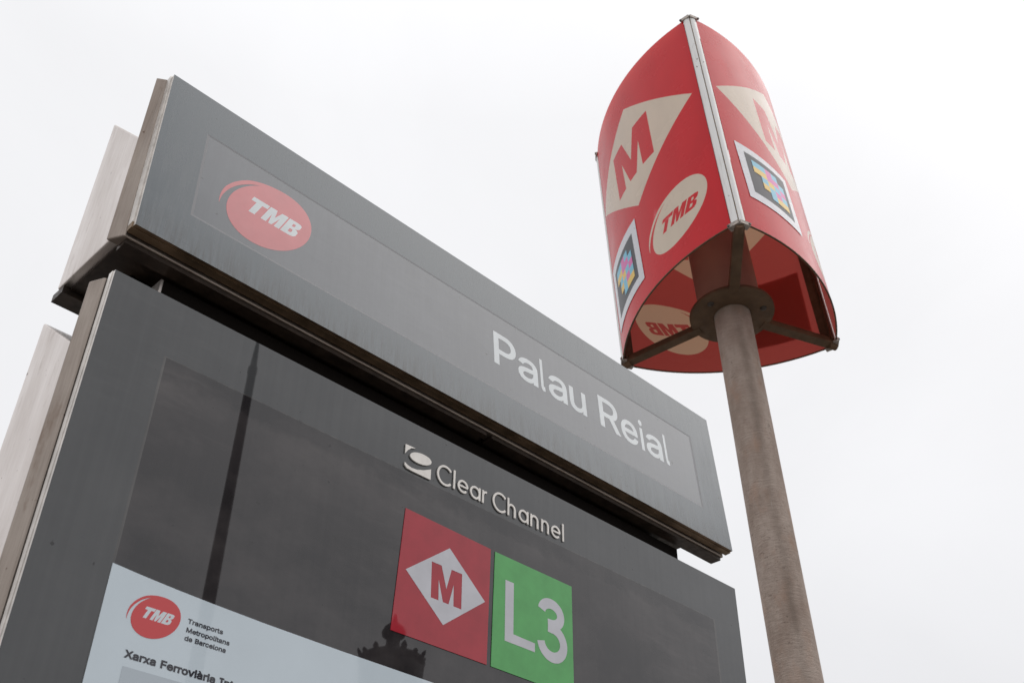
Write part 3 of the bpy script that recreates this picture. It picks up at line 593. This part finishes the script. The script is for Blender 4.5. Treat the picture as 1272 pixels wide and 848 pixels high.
# rear bodies with sloping shoulders
def rear_body(name, x0, x1, ztop, zbot, lip, drop, yr=0.2075):
    b = MB()
    prof = [(0.0525, zbot), (yr, zbot), (yr, ztop), (0.0525, ztop - drop)]
    b.prism(prof, lambda y, z, t: (t, y, z), x0, x1)
    o = part(name, b, M['steel'], totem, 0.0025)
    if lip:
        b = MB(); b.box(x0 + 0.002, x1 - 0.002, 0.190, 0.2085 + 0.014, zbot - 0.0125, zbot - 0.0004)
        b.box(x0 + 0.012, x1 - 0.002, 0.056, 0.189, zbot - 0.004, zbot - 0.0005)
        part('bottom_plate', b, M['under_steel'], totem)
    return o
rear_body('header_body', -0.654, 0.575, 0.030, -0.310, True, 0.155)
rear_body('case_body', -0.6600, 0.600, -0.379, -2.62, False, 0.108, 0.194)
# second display face at the back of each body
b = MB(); b.box(-0.640, 0.570, 0.2245, 0.236, -0.306, -0.004); part('back_pane', b, M['head_border'], totem, 0.002)
b = MB(); b.box(-0.652, 0.595, 0.195, 0.207, -2.55, -0.392); part('back_pane', b, M['main_border'], totem, 0.002)

# neck between the two boxes: unlit front painted black, lit left cheek pale
b = MB(); b.box(-0.5735, 0.534, 0.0505, 0.120, -0.420, -0.3375)
part('neck', b, M['black'], totem)
b = MB(); b.box(-0.5775, -0.5738, 0.0495, 0.118, -0.420, -0.3375); part('neck_cheek', b, M['steel'], totem)
b = MB(); b.box(-0.60, 0.52, 0.10, 0.135, -0.50, -0.312); part('neck_column', b, M['black'], totem)

# main case: printed glass door
MX0, MX1, MZT, MZB = -0.6555, 0.6396, -0.3990, -2.45
VX0, VX1, VZT, VZB = -0.5685, 0.5610, -0.4840, -2.30
b = MB()
o_ = rect(MX0, MZB, MX1, MZT); i_ = rect(VX0, VZB, VX1, VZT)
for k in range(4):
    k2 = (k + 1) % 4
    b.add([MP(*o_[k]), MP(*o_[k2]), MP(*i_[k2]), MP(*i_[k])], [(0, 1, 2, 3)])
    b.add([MP(*o_[k]), MP(*o_[k2]), MP(*o_[k2], -0.006), MP(*o_[k], -0.006)], [(3, 2, 1, 0)], (1, 1, 2, 2)[k])
door = part('glass_door', b, [M['main_border'], M['black'], M['edge_metal']], totem)
b = MB()
w_ = rect(VX0 + 0.0032, VZB, VX1 - 0.0045, VZT - 0.0012)
for k in range(4):
    k2 = (k + 1) % 4
    if k != 0: b.add([MP(*i_[k]), MP(*i_[k2]), MP(*w_[k2]), MP(*w_[k])], [(0, 1, 2, 3)], 1)
b.add([MP(*q) for q in w_], [(0, 1, 2, 3)])
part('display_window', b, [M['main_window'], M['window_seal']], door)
b = MB()
b.box(MX0 - 0.0008, MX0 + 0.006, 0.0062, 0.0150, MZB, MZT + 0.0012, 0); b.box(MX1 - 0.006, MX1 - 0.0005, 0.0062, 0.0125, MZB, MZT + 0.001, 1)
b.box(MX0 + 0.0062, MX1 - 0.0062, 0.0062, 0.0125, MZT - 0.006, MZT + 0.0012, 0)
part('door_edge', b, [M['edge_metal'], M['black']], totem)
b = MB(); b.box(MX0 + 0.001, MX0 + 0.02, 0.0152, 0.0195, MZB, MZT, 0)
part('door_gap_shade', b, M['black'], totem)  # black strip put in for the shade between door edge and tray
b = MB(); b.hexa([(-0.6585, 0.0197, -2.55), (0.628, 0.0197, -2.55), (0.628, 0.0500, -2.55), (-0.6685, 0.0420, -2.55), (-0.6585, 0.0197, -0.401), (0.628, 0.0197, -0.401), (0.628, 0.0500, -0.401), (-0.6685, 0.0420, -0.401)])
part('door_tray', b, M['steel_worn'], totem, 0.002)
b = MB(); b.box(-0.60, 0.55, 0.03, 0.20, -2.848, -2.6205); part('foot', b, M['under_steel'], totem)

# raised lettering above the window
def raised(name, pieces, fn=MP, depth=0.0016, base=-0.0016):
    mb = MB()
    for k, L in enumerate(pieces):
        loops = L if isinstance(L[0], list) else [L]
        v, f = flat(loops, extrude=depth / 2 + 0.00012 * k)
        mb.add(*mapped((v, f), fn, base + depth / 2 + 0.0024))
    for k, L in enumerate(pieces): pass
    return part(name, mb, M['raised'], door)
wst = 0.0034
zb, zx, zc = -0.4763, -0.4547, -0.4462
xh = zx - zb
def bowl(cx, a0=0, a1=360): return arc(cx, zb + xh / 2, xh / 2 - wst / 2, xh / 2 - wst / 2, a0, a1, 30)
def ring(cx): return [ellipse(cx, zb + xh / 2, xh / 2, xh / 2, 36), ellipse(cx, zb + xh / 2, xh / 2 - wst, xh / 2 - wst, 36)]
def stem(x, top): return rect(x - wst / 2, zb, x + wst / 2, top)
def capC(cx): return [stroke(arc(cx, -0.4618, 0.0146, 0.0152, 42, 318, 34), wst)]
def let_e(cx): return [stroke(arc(cx, zb + xh / 2, xh / 2 - wst / 2, xh / 2 - wst / 2, 2, 318, 34), wst), rect(cx - xh / 2 + wst * .8, zb + xh / 2 - wst * .42, cx + xh / 2 - wst * .35, zb + xh / 2 + wst * .42)]
def let_a(cx): return [ring(cx), stem(cx + xh / 2 - wst / 2, zx)]
def let_n(x0, x1, top): 
    r = (x1 - x0 - wst) / 2; c = (x0 + x1) / 2
    return [stem(x0 + wst / 2, top), stroke(arc(c, zx - wst / 2 - r, r, r, 172, 0, 20) + [(x1 - wst / 2, zb)], wst)]
def let_r(x0): return [stem(x0 + wst / 2, zx), stroke(arc(x0 + 0.0085, zx - wst / 2 - 0.0065, 0.0065, 0.0065, 165, 82, 12), wst)]
for pcs in (capC(-0.1062), [stem(-0.0881, zc + .001)], let_e(-0.0702), let_a(-0.0449), let_r(-0.0303),
            capC(0.0083), let_n(0.0243, 0.0418, zc), let_a(0.0597), let_n(0.0752, 0.0930, zx), let_n(0.1000, 0.1172, zx), let_e(0.1338), [stem(0.1511, zc + .001)]):
    raised('letter', pcs)
# company mark: square split by a lens
def tilted(cx, cy, rx, ry, deg):
    c, s = math.cos(math.radians(deg)), math.sin(math.radians(deg))
    return [(cx + x * c - y * s, cy + x * s + y * c) for x, y in ellipse(0, 0, rx, ry, 40)]
raised('mark', [[(-0.1852, -0.4418), (-0.1660, -0.4410), (-0.1740, -0.4440), (-0.1805, -0.4500), (-0.1849, -0.4572)],
                tilted(-0.1552, -0.4540, 0.0206, 0.0088, 8),
                [(-0.1847, -0.4715), (-0.1790, -0.4742), (-0.1710, -0.4758), (-0.1620, -0.4748), (-0.1490, -0.4705), (-0.1348, -0.4632), (-0.1348, -0.4805), (-0.1700, -0.4806), (-0.1800, -0.4798), (-0.1845, -0.4760)]])

# ------------------------------------------------------------------ sheets shown in the case (things of their own)
def sheet_thing(name, label, cat, group, base):
    return thing(name, label, cat, base, group)
def place(name, v, f, mats, parent, root):
    me = bpy.data.meshes.new(name)
    me.from_pydata([(p[0] - root.location.x, p[1] - root.location.y, p[2] + Z0 - root.location.z) for p in v], [], f)
    me.update(); return link(name, me, mats, parent)

def sheet_print(name, loops, bez, off, mat, parent, root, offset=0.0, extr=0.0, res=5):
    v, f = mapped(flat(loops, bez, extr, offset, res), MP, off); return place(name, v, f, mat, parent, root)

ms = sheet_thing('metro_sign', 'square red metro sign with M in a white diamond, beside green L3 sign', 'sign', 'square signs in the totem window', (-0.094, 0, Z0 - 0.721))
SQ = [(-0.1847, -0.7213), (-0.0117, -0.7212), (-0.0084, -0.5455), (-0.1752, -0.5412)]
DI = [(-0.0898, -0.5728), (-0.1672, -0.6310), (-0.0954, -0.6886), (-0.0180, -0.6312)]
ML = m_letter(-0.1219, -0.0632, -0.6565, -0.6040)
sheet_print('sign_sheet', [SQ], (), 0.0006, M['sign_red'], ms, ms, extr=0.0004)
sheet_print('diamond', [DI, ML], (), 0.0012, M['sign_white'], ms, ms)
ls = sheet_thing('line_sign', 'square green line sign reading L3 in white, right of red metro sign', 'sign', 'square signs in the totem window', (0.083, 0, Z0 - 0.721))
sheet_print('sign_sheet', [[(-0.0033, -0.7210), (0.1690, -0.7215), (0.1696, -0.5472), (0.0004, -0.5462)]], (), 0.0006, M['sign_green'], ls, ls, extr=0.0004)
sheet_print('letter', [[(0.0226, -0.5838), (0.0404, -0.5838), (0.0401, -0.6625), (0.0852, -0.6635), (0.0850, -0.6768), (0.0226, -0.6768)]], (), 0.0012, M['sign_white'], ls, ls)
TH = 0.0162
three = arc(0.1212, -0.6078, 0.0212, 0.0165, 172, -88, 26) + [(0.1135, -0.6246)]
three2 = [(0.1135, -0.6290)] + arc(0.1228, -0.6518, 0.0250, 0.0225, 92, -172, 30)
v, f = mapped(flat([stroke(three, TH)]), MP, 0.0012); v2, f2 = mapped(flat([stroke(three2, TH)]), MP, 0.00125)
mb = MB(); mb.add(v, f); mb.add(v2, f2)
place('digit', mb.v, mb.f, M['sign_white'], ls, ls)

ps = sheet_thing('network_notice', 'pale blue paper railway network notice with small round red TMB emblem', 'notice', None, (0, 0, Z0 - 1.9))
top = [(-0.5676, -0.7583), (-0.53, -0.7612), (-0.49, -0.7636), (-0.4455, -0.7656), (-0.37, -0.7680), (-0.2564, -0.7698), (-0.112, -0.7706), (0.10, -0.7704), (0.556, -0.7690)]
sheet_print('paper', [top + [(0.556, -1.9), (-0.5676, -1.9)]], (), 0.0005, M['paper'], ps, ps, extr=0.0003)
body, letters = emblem(-0.5055, -0.8015, 0.0300, 0.0222, 28, -0.5245, -0.4835, -0.8055, -0.7925)
mb = MB(); mb.add(*mapped(flat([body] + letters), MP, 0.0010))
place('emblem', mb.v, mb.f, M['paper_red'], ps, ps)
sheet_print('emblem_lettering', letters, (), 0.0010, M['paper_white'], ps, ps)
for txt, y, wd in (('Transports', -0.7962, 0.0455), ('Metropolitans', -0.8062, 0.0560), ('de Barcelona', -0.8155, 0.0530)):
    v, f = glyph_mesh(text_line(txt, -0.4682, y, 0.0098, wd), 0.0003, MP, 0.0010); place('text_line', v, f, M['ink'], ps, ps)
v, f = glyph_mesh(text_line('Xarxa Ferroviària Integrada', -0.5312, -0.8515, 0.0148, 0.1770), 0.0006, MP, 0.0010); place('heading', v, f, M['ink'], ps, ps)
sheet_print('map_field', [rect(-0.5305, -1.82, 0.50, -0.8608)], (), 0.0010, M['paper_grey'], ps, ps)

# ------------------------------------------------------------------ metro lantern on its pole
LX, LY, LZB, LR, LANG, LZT, LEX, LEY = 1.30545, 0.23820, 0.83412, 0.39969, 3.81863, 1.85902, 0.01184, 0.06842
SAG = 0.088
bx = LX + LEX * (-Z0 + 0.35); by = LY + LEY * (-Z0 + 0.35)
lan = thing('metro_lantern', 'three sided red metro lantern with M logos on a weathered brown pole', 'sign post', (bx, by, 0))
kk = math.sqrt(1 + LEX ** 2 + LEY ** 2)
lan.rotation_mode = 'QUATERNION'
lan.rotation_quaternion = Vector((0, 0, 1)).rotation_difference(Vector((LEX, LEY, 1)).normalized())
HB = (LZB + Z0) * kk; HT = (LZT + Z0) * kk; LH = HT - HB

b = MB(); PR = 0.0575
prof = [(PR * 1.0, 0.0), (PR, HB - 0.02)]
nz = 1
b.lathe([(PR * 1.02, -0.04), (PR * 1.01, 1.5), (PR, 3.0), (PR * 0.985, HB - 0.0065)], 48, cap=False)
pole = build('pole', b, M['pole'], lan)
d_ = (lan.rotation_quaternion.inverted() @ Vector((0.02457, 0.04563, 1.0))).normalized()      # the pole stands a little off the lantern's own axis
pole.rotation_mode = 'QUATERNION'; pole.rotation_quaternion = Vector((0, 0, 1)).rotation_difference(d_)
pole.location = Vector((0, 0, HB)) - pole.rotation_quaternion @ Vector((0, 0, HB))
b = MB(); b.lathe([(PR + 0.001, HB - 0.010), (0.128, HB - 0.0085), (0.132, HB - 0.005), (0.132, HB + 0.004), (0.126, HB + 0.006), (0.02, HB + 0.006)], 56, cap=False)
fl = build('flange', b, M['bracket'], lan)
for k in range(3):
    a = LANG + math.pi / 3 + k * 2 * math.pi / 3 + 0.25
    for da in (0.0,):
        b = MB(); cx, cy = 0.098 * math.cos(a + da), 0.098 * math.sin(a + da)
        b.lathe([(0.0105, HB - 0.0088), (0.0105, HB - 0.0105), (0.0085, HB - 0.0135), (0.003, HB - 0.015)], 12, cx=cx, cy=cy)
        build('bolt', b, M['screw'], fl)
b = MB(); b.lathe([(0.098, HB + 0.0065), (0.098, HT - 0.03)], 40, cap=True)
build('lamp_core', b, M['core'], lan)
def radial(a, r, t, z): return (r * math.cos(a) - t * math.sin(a), r * math.sin(a) + t * math.cos(a), z)
for z0 in (HB - 0.010, HT - 0.03):
    for k in range(3):
        a = LANG + k * 2 * math.pi / 3
        b = MB()
        b.hexa([radial(a, 0.110, -0.016, z0 - 0.001), radial(a, LR - 0.012, -0.016, z0 - 0.001), radial(a, LR - 0.012, 0.016, z0 - 0.001), radial(a, 0.110, 0.016, z0 - 0.001),
                radial(a, 0.110, -0.016, z0 + 0.022), radial(a, LR - 0.012, -0.016, z0 + 0.022), radial(a, LR - 0.012, 0.016, z0 + 0.022), radial(a, 0.110, 0.016, z0 + 0.022)])
        build('arm', b, M['bracket'], lan, 0.002)

Lc = math.sqrt(3) * LR
RC = (Lc * Lc / 4 + SAG * SAG) / (2 * SAG)
HALF = RC * math.asin(Lc / 2 / RC)
def fp(u, h, off=0.0):
    t = u / RC
    return (LR / 2 + (RC + off) * math.cos(t) - (RC - SAG), (RC + off) * math.sin(t), HB + h)
E_ = HALF - 0.0262
XS = [(-1 + 2 * i / 36) * E_ for i in range(1, 36)]
body, letters = emblem(0.1665, 0.1870, 0.1380, 0.0940, 35, 0.078, 0.262, 0.157, 0.212)
DI = [(0.308, 0.643), (0.0, 0.885), (-0.318, 0.66), (0.0, 0.381)]
MLt = m_letter(-0.124, 0.119, 0.525, 0.745)
panel_loops = [rect(-E_, 0.0, E_, LH), DI, MLt, body] + letters
red_vf = slice_x(*flat(panel_loops), XS)
cream_vf = slice_x(*flat([DI, MLt]), XS)
cream2 = slice_x(*flat([body] + letters), XS)
def bend(vf, off=0.0): return [fp(x, y, off) for x, y, z in vf[0]], vf[1]
def bent_mesh(name, pieces, mats):
    mb = MB()
    for vf, off, mi in pieces: mb.add(*bend(vf, off), mi, True)
    me = mb.mesh(name)
    for m in mats: me.materials.append(m)
    return me
me_panel = bent_mesh('panel', [(red_vf, 0, 0)], [M['red_sheet']])
me_dia = bent_mesh('diamond', [(cream_vf, 0, 0)], [M['cream_sheet']])
me_emb = bent_mesh('emblem', [(cream2, 0, 0)], [M['cream_sheet']])
# coded tag sticker: pale frame, grey field, plain coloured blocks; one sits higher than the others
GRID = ["CCPC.", "YYPPC", ".CYCP", ".YCPC", "..CYY"]
def tag_meshes(outer, inner):
    def quad(s, t):
        (ax, ay), (bx_, by_), (cx, cy), (dx, dy) = inner
        return ((ax * (1 - s) + bx_ * s) * (1 - t) + (dx * (1 - s) + cx * s) * t, (ay * (1 - s) + by_ * s) * (1 - t) + (dy * (1 - s) + cy * s) * t)
    fr = slice_x(*flat([outer, inner]), XS); gy = slice_x(*flat([inner]), XS)
    blocks = []
    for r, row in enumerate(GRID):
        for c, ch in enumerate(row):
            if ch == '.': continue
            s0, t1 = 0.13 + c * 0.152, 0.87 - r * 0.150
            blocks.append((slice_x(*flat([[quad(s0, t1 - 0.150), quad(s0 + 0.152, t1 - 0.150), quad(s0 + 0.152, t1), quad(s0, t1)]]), XS), 0.0024, 'CPY'.index(ch)))
    return (('tag_border', bent_mesh('tag_border', [(fr, 0.0016, 0)], [M['tag_frame']])), ('tag_field', bent_mesh('tag_field', [(gy, 0.0017, 0)], [M['tag_grey']])),
            ('tag_blocks', bent_mesh('tag_blocks', blocks, [M['tag_cyan'], M['tag_pink'], M['tag_yellow']])))
TAG_LOW = tag_meshes([(-0.300, 0.077), (-0.026, 0.077), (-0.034, 0.352), (-0.306, 0.360)], [(-0.262, 0.112), (-0.058, 0.112), (-0.066, 0.314), (-0.266, 0.316)])
TAG_HIGH = tag_meshes([(-0.290, 0.142), (-0.044, 0.130), (-0.055, 0.376), (-0.300, 0.394)], [(-0.264, 0.176), (-0.074, 0.166), (-0.077, 0.352), (-0.269, 0.360)])
# thin edge trims along top and bottom of a panel
mb = MB()
N = 36
for h0, h1 in ((-0.0028, -0.0002),):
    ring_ = []
    for i in range(N + 1):
        u = -E_ + 2 * E_ * i / N
        ring_.append([fp(u, h0, -0.0035), fp(u, h0, 0.0018), fp(u, h1, 0.0018), fp(u, h1, -0.0035)])
    vs_ = [p for q in ring_ for p in q]
    mb.add(vs_, [(4 * i + j, 4 * i + (j + 1) % 4, 4 * i + 4 + (j + 1) % 4, 4 * i + 4 + j) for i in range(N) for j in range(4)] + [(3, 2, 1, 0), (4 * N, 4 * N + 1, 4 * N + 2, 4 * N + 3)])
me_trim = mb.mesh('edge_trim'); me_trim.materials.append(M['bracket'])
def inst(name, me, parent, rz=0.0):
    o = bpy.data.objects.new(name, me); COL.objects.link(o); o.parent = parent; o.rotation_euler = (0, 0, rz); return o
for k in range(3):
    a = LANG - math.pi / 3 + k * 2 * math.pi / 3
    p = inst('panel', me_panel, lan, a)
    for nm, me in (('diamond', me_dia), ('emblem', me_emb), ('edge_trim', me_trim)) + (TAG_HIGH if k == 1 else TAG_LOW):
        inst(nm, me, p)
# corner profiles: white half round strips along each panel end, dark seal, inner angle, end caps with screws
def cross(profile, h0, h1, rz, mi=0, smooth=True, closed=True):
    mb = MB(); n_ = len(profile); vs_ = []
    for h in (h0, h1):
        for u, off in profile:
            p_ = Vector(fp(u, h, off)); p_.rotate(Matrix.Rotation(rz, 3, 'Z')); vs_.append(tuple(p_))
    mb.add(vs_, [(i, (i + 1) % n_, n_ + (i + 1) % n_, n_ + i) for i in range(n_)], mi, smooth)
    mb.add(vs_, [tuple(range(n_ - 1, -1, -1)), tuple(range(n_, 2 * n_))], mi)
    return mb
for k in range(3):
    a = LANG + k * 2 * math.pi / 3
    cap_lo, cap_hi = MB(), MB()
    screws = []
    for s, rz in ((1, a - math.pi / 3), (-1, a + math.pi / 3)):
        um, hw = HALF - 0.0137, 0.0122
        prof = [(s * (um + hw * math.cos(t)), -0.0042 + 0.0088 * math.sin(t)) for t in [math.pi * i / 12 for i in range(13)]]
        if s < 0: prof = prof[::-1]
        build('corner_tube', cross(prof, -0.004, LH + 0.006, rz), M['white_tube'], lan)
        def cp(u0, u1, t):
            L_ = [(s * (u0 + (u1 - u0) * i / 8), 0.0072) for i in range(9)] + [(s * (u1 + (u0 - u1) * i / 8), 0.0035 if t else 0.0066) for i in range(9)]
            return L_ if s > 0 else L_[::-1]
        for mb_, h0, h1 in ((cap_lo, -0.0095, 0.004), (cap_hi, LH - 0.004, LH + 0.009)):
            c_ = cross(cp(HALF - 0.034, HALF + 0.0005, True), h0, h1, rz, smooth=False)
            mb_.add(c_.v, c_.f)
            c_ = cross([(s * (HALF - 0.034), -0.012), (s * HALF, -0.012), (s * (HALF + 0.0004), 0.0034), (s * (HALF - 0.034), 0.0034)][::s], h0 - 0.0005 if h0 < 0 else h1 - 0.004, h0 + 0.003 if h0 < 0 else h1 + 0.0005, rz, smooth=False)
            mb_.add(c_.v, c_.f)
            q0 = Vector(fp(s * (HALF - 0.0315), (h0 + h1) / 2, 0.006)); q1 = Vector(fp(s * (HALF - 0.0315), (h0 + h1) / 2, 0.0098))
            m3 = Matrix.Rotation(rz, 3, 'Z'); q0.rotate(m3); q1.rotate(m3); screws.append((h0 > 0, q0, q1))
    caps = (build('end_cap', cap_lo, M['cap_metal'], lan), build('end_cap', cap_hi, M['cap_metal'], lan))
    for hi_, q0, q1 in screws:
        b = MB(); b.tube(q0, q1, 0.0042, 10); build('screw', b, M['screw'], caps[int(hi_)])
    b = MB(); b.tube(radial(a, LR - 0.0045, 0, HB - 0.003), radial(a, LR - 0.0045, 0, HT + 0.004), 0.0030, 8); build('corner_seal', b, M['bracket'], lan)
    b = MB()
    for s in (-1, 1):
        b.hexa([radial(a, r_, s * t_, z_) for z_ in (HB, HT) for r_, t_ in ((LR - 0.014, 0.0006), (LR - 0.028, 0.024), (LR - 0.032, 0.022), (LR - 0.019, 0.0006))])
    build('corner_angle', b, M['bracket'], lan)
    b = MB(); b.tube(radial(a, LR - 0.030, 0, HB - 0.009), radial(a, LR - 0.002, 0, HB - 0.009), 0.013, 14)
    build('corner_socket', b, M['bracket'], lan)
b = MB(); b.prism([(r_ * math.cos(LANG + i_ * math.pi / 3), r_ * math.sin(LANG + i_ * math.pi / 3)) for i_, r_ in enumerate([LR - .05, LR / 2 + .05] * 3)], lambda x, y, z: (x, y, z), HT - 0.006, HT - 0.001)
build('top_plate', b, M['core'], lan)

# ------------------------------------------------------------------ things mirrored in the glass, standing behind the camera
mast = thing('light_mast', 'tall dark mast reflected as a straight line in totem glass', 'mast', (3.25, -6.88, 0))
b = MB(); b.lathe([(0.105, 0.0), (0.105, 0.6), (0.085, 0.65), (0.070, 4.0), (0.041, 7.66)], 20); build('shaft', b, M['mast'], mast)
b = MB(); b.lathe([(0.046, 7.661), (0.046, 7.73), (0.033, 7.76), (0.027, 7.86), (0.016, 8.06)], 16); build('finial', b, M['mast'], mast)
lamp = thing('street_lamp', 'ornate dark street lamp with crown, reflected below the red metro sign', 'street lamp', (2.72, -3.65, 0))
b = MB(); b.lathe([(0.16, 0), (0.16, 0.25), (0.10, 0.32), (0.075, 1.1), (0.06, 1.3), (0.05, 3.05), (0.09, 3.12), (0.09, 3.18)], 20); build('post', b, M['iron'], lamp)
b = MB(); b.lathe([(0.085, 3.181), (0.12, 3.25), (0.178, 3.65), (0.190, 3.78)], 8); build('lantern_glass', b, M['lamp_glass'], lamp)
b = MB(); b.lathe([(0.184, 3.772), (0.194, 3.790), (0.188, 3.812), (0.165, 3.826), (0.100, 3.842), (0.060, 3.862), (0.040, 3.895), (0.040, 3.925), (0.066, 3.945), (0.070, 3.970), (0.055, 4.000), (0.020, 4.028), (0.006, 4.078)], 24)
hood = build('hood', b, M['iron'], lamp)
for k in range(14):
    a = 2 * math.pi * k / 14 + 0.1
    b = MB(); tall = (0.036, 0.018, 0.028, 0.014)[k % 4]; lean = 0.006 * (k % 3)
    n_ = 8; prof = [(0.024, 0.0), (0.017, 0.35), (0.019, 0.55), (0.012, 0.8), (0.003, 1.0)]
    vs_ = []
    for r_, t_ in prof:
        for m_ in range(n_):
            q_ = 2 * math.pi * m_ / n_
            vs_.append(radial(a, 0.176 + (0.010 + lean) * t_ + r_ * 0.6 * math.cos(q_), r_ * math.sin(q_), 3.806 + (tall + 0.016) * t_))
    b.add(vs_, [(i * n_ + m_, i * n_ + (m_ + 1) % n_, (i + 1) * n_ + (m_ + 1) % n_, (i + 1) * n_ + m_) for i in range(len(prof) - 1) for m_ in range(n_)], 0, True)
    build('crown_point', b, M['iron'], hood)
b = MB(); b.tube((0.085, -0.02, 3.83), (0.098, -0.02, 3.945), 0.011, 8); build('rod', b, M['iron'], lamp)
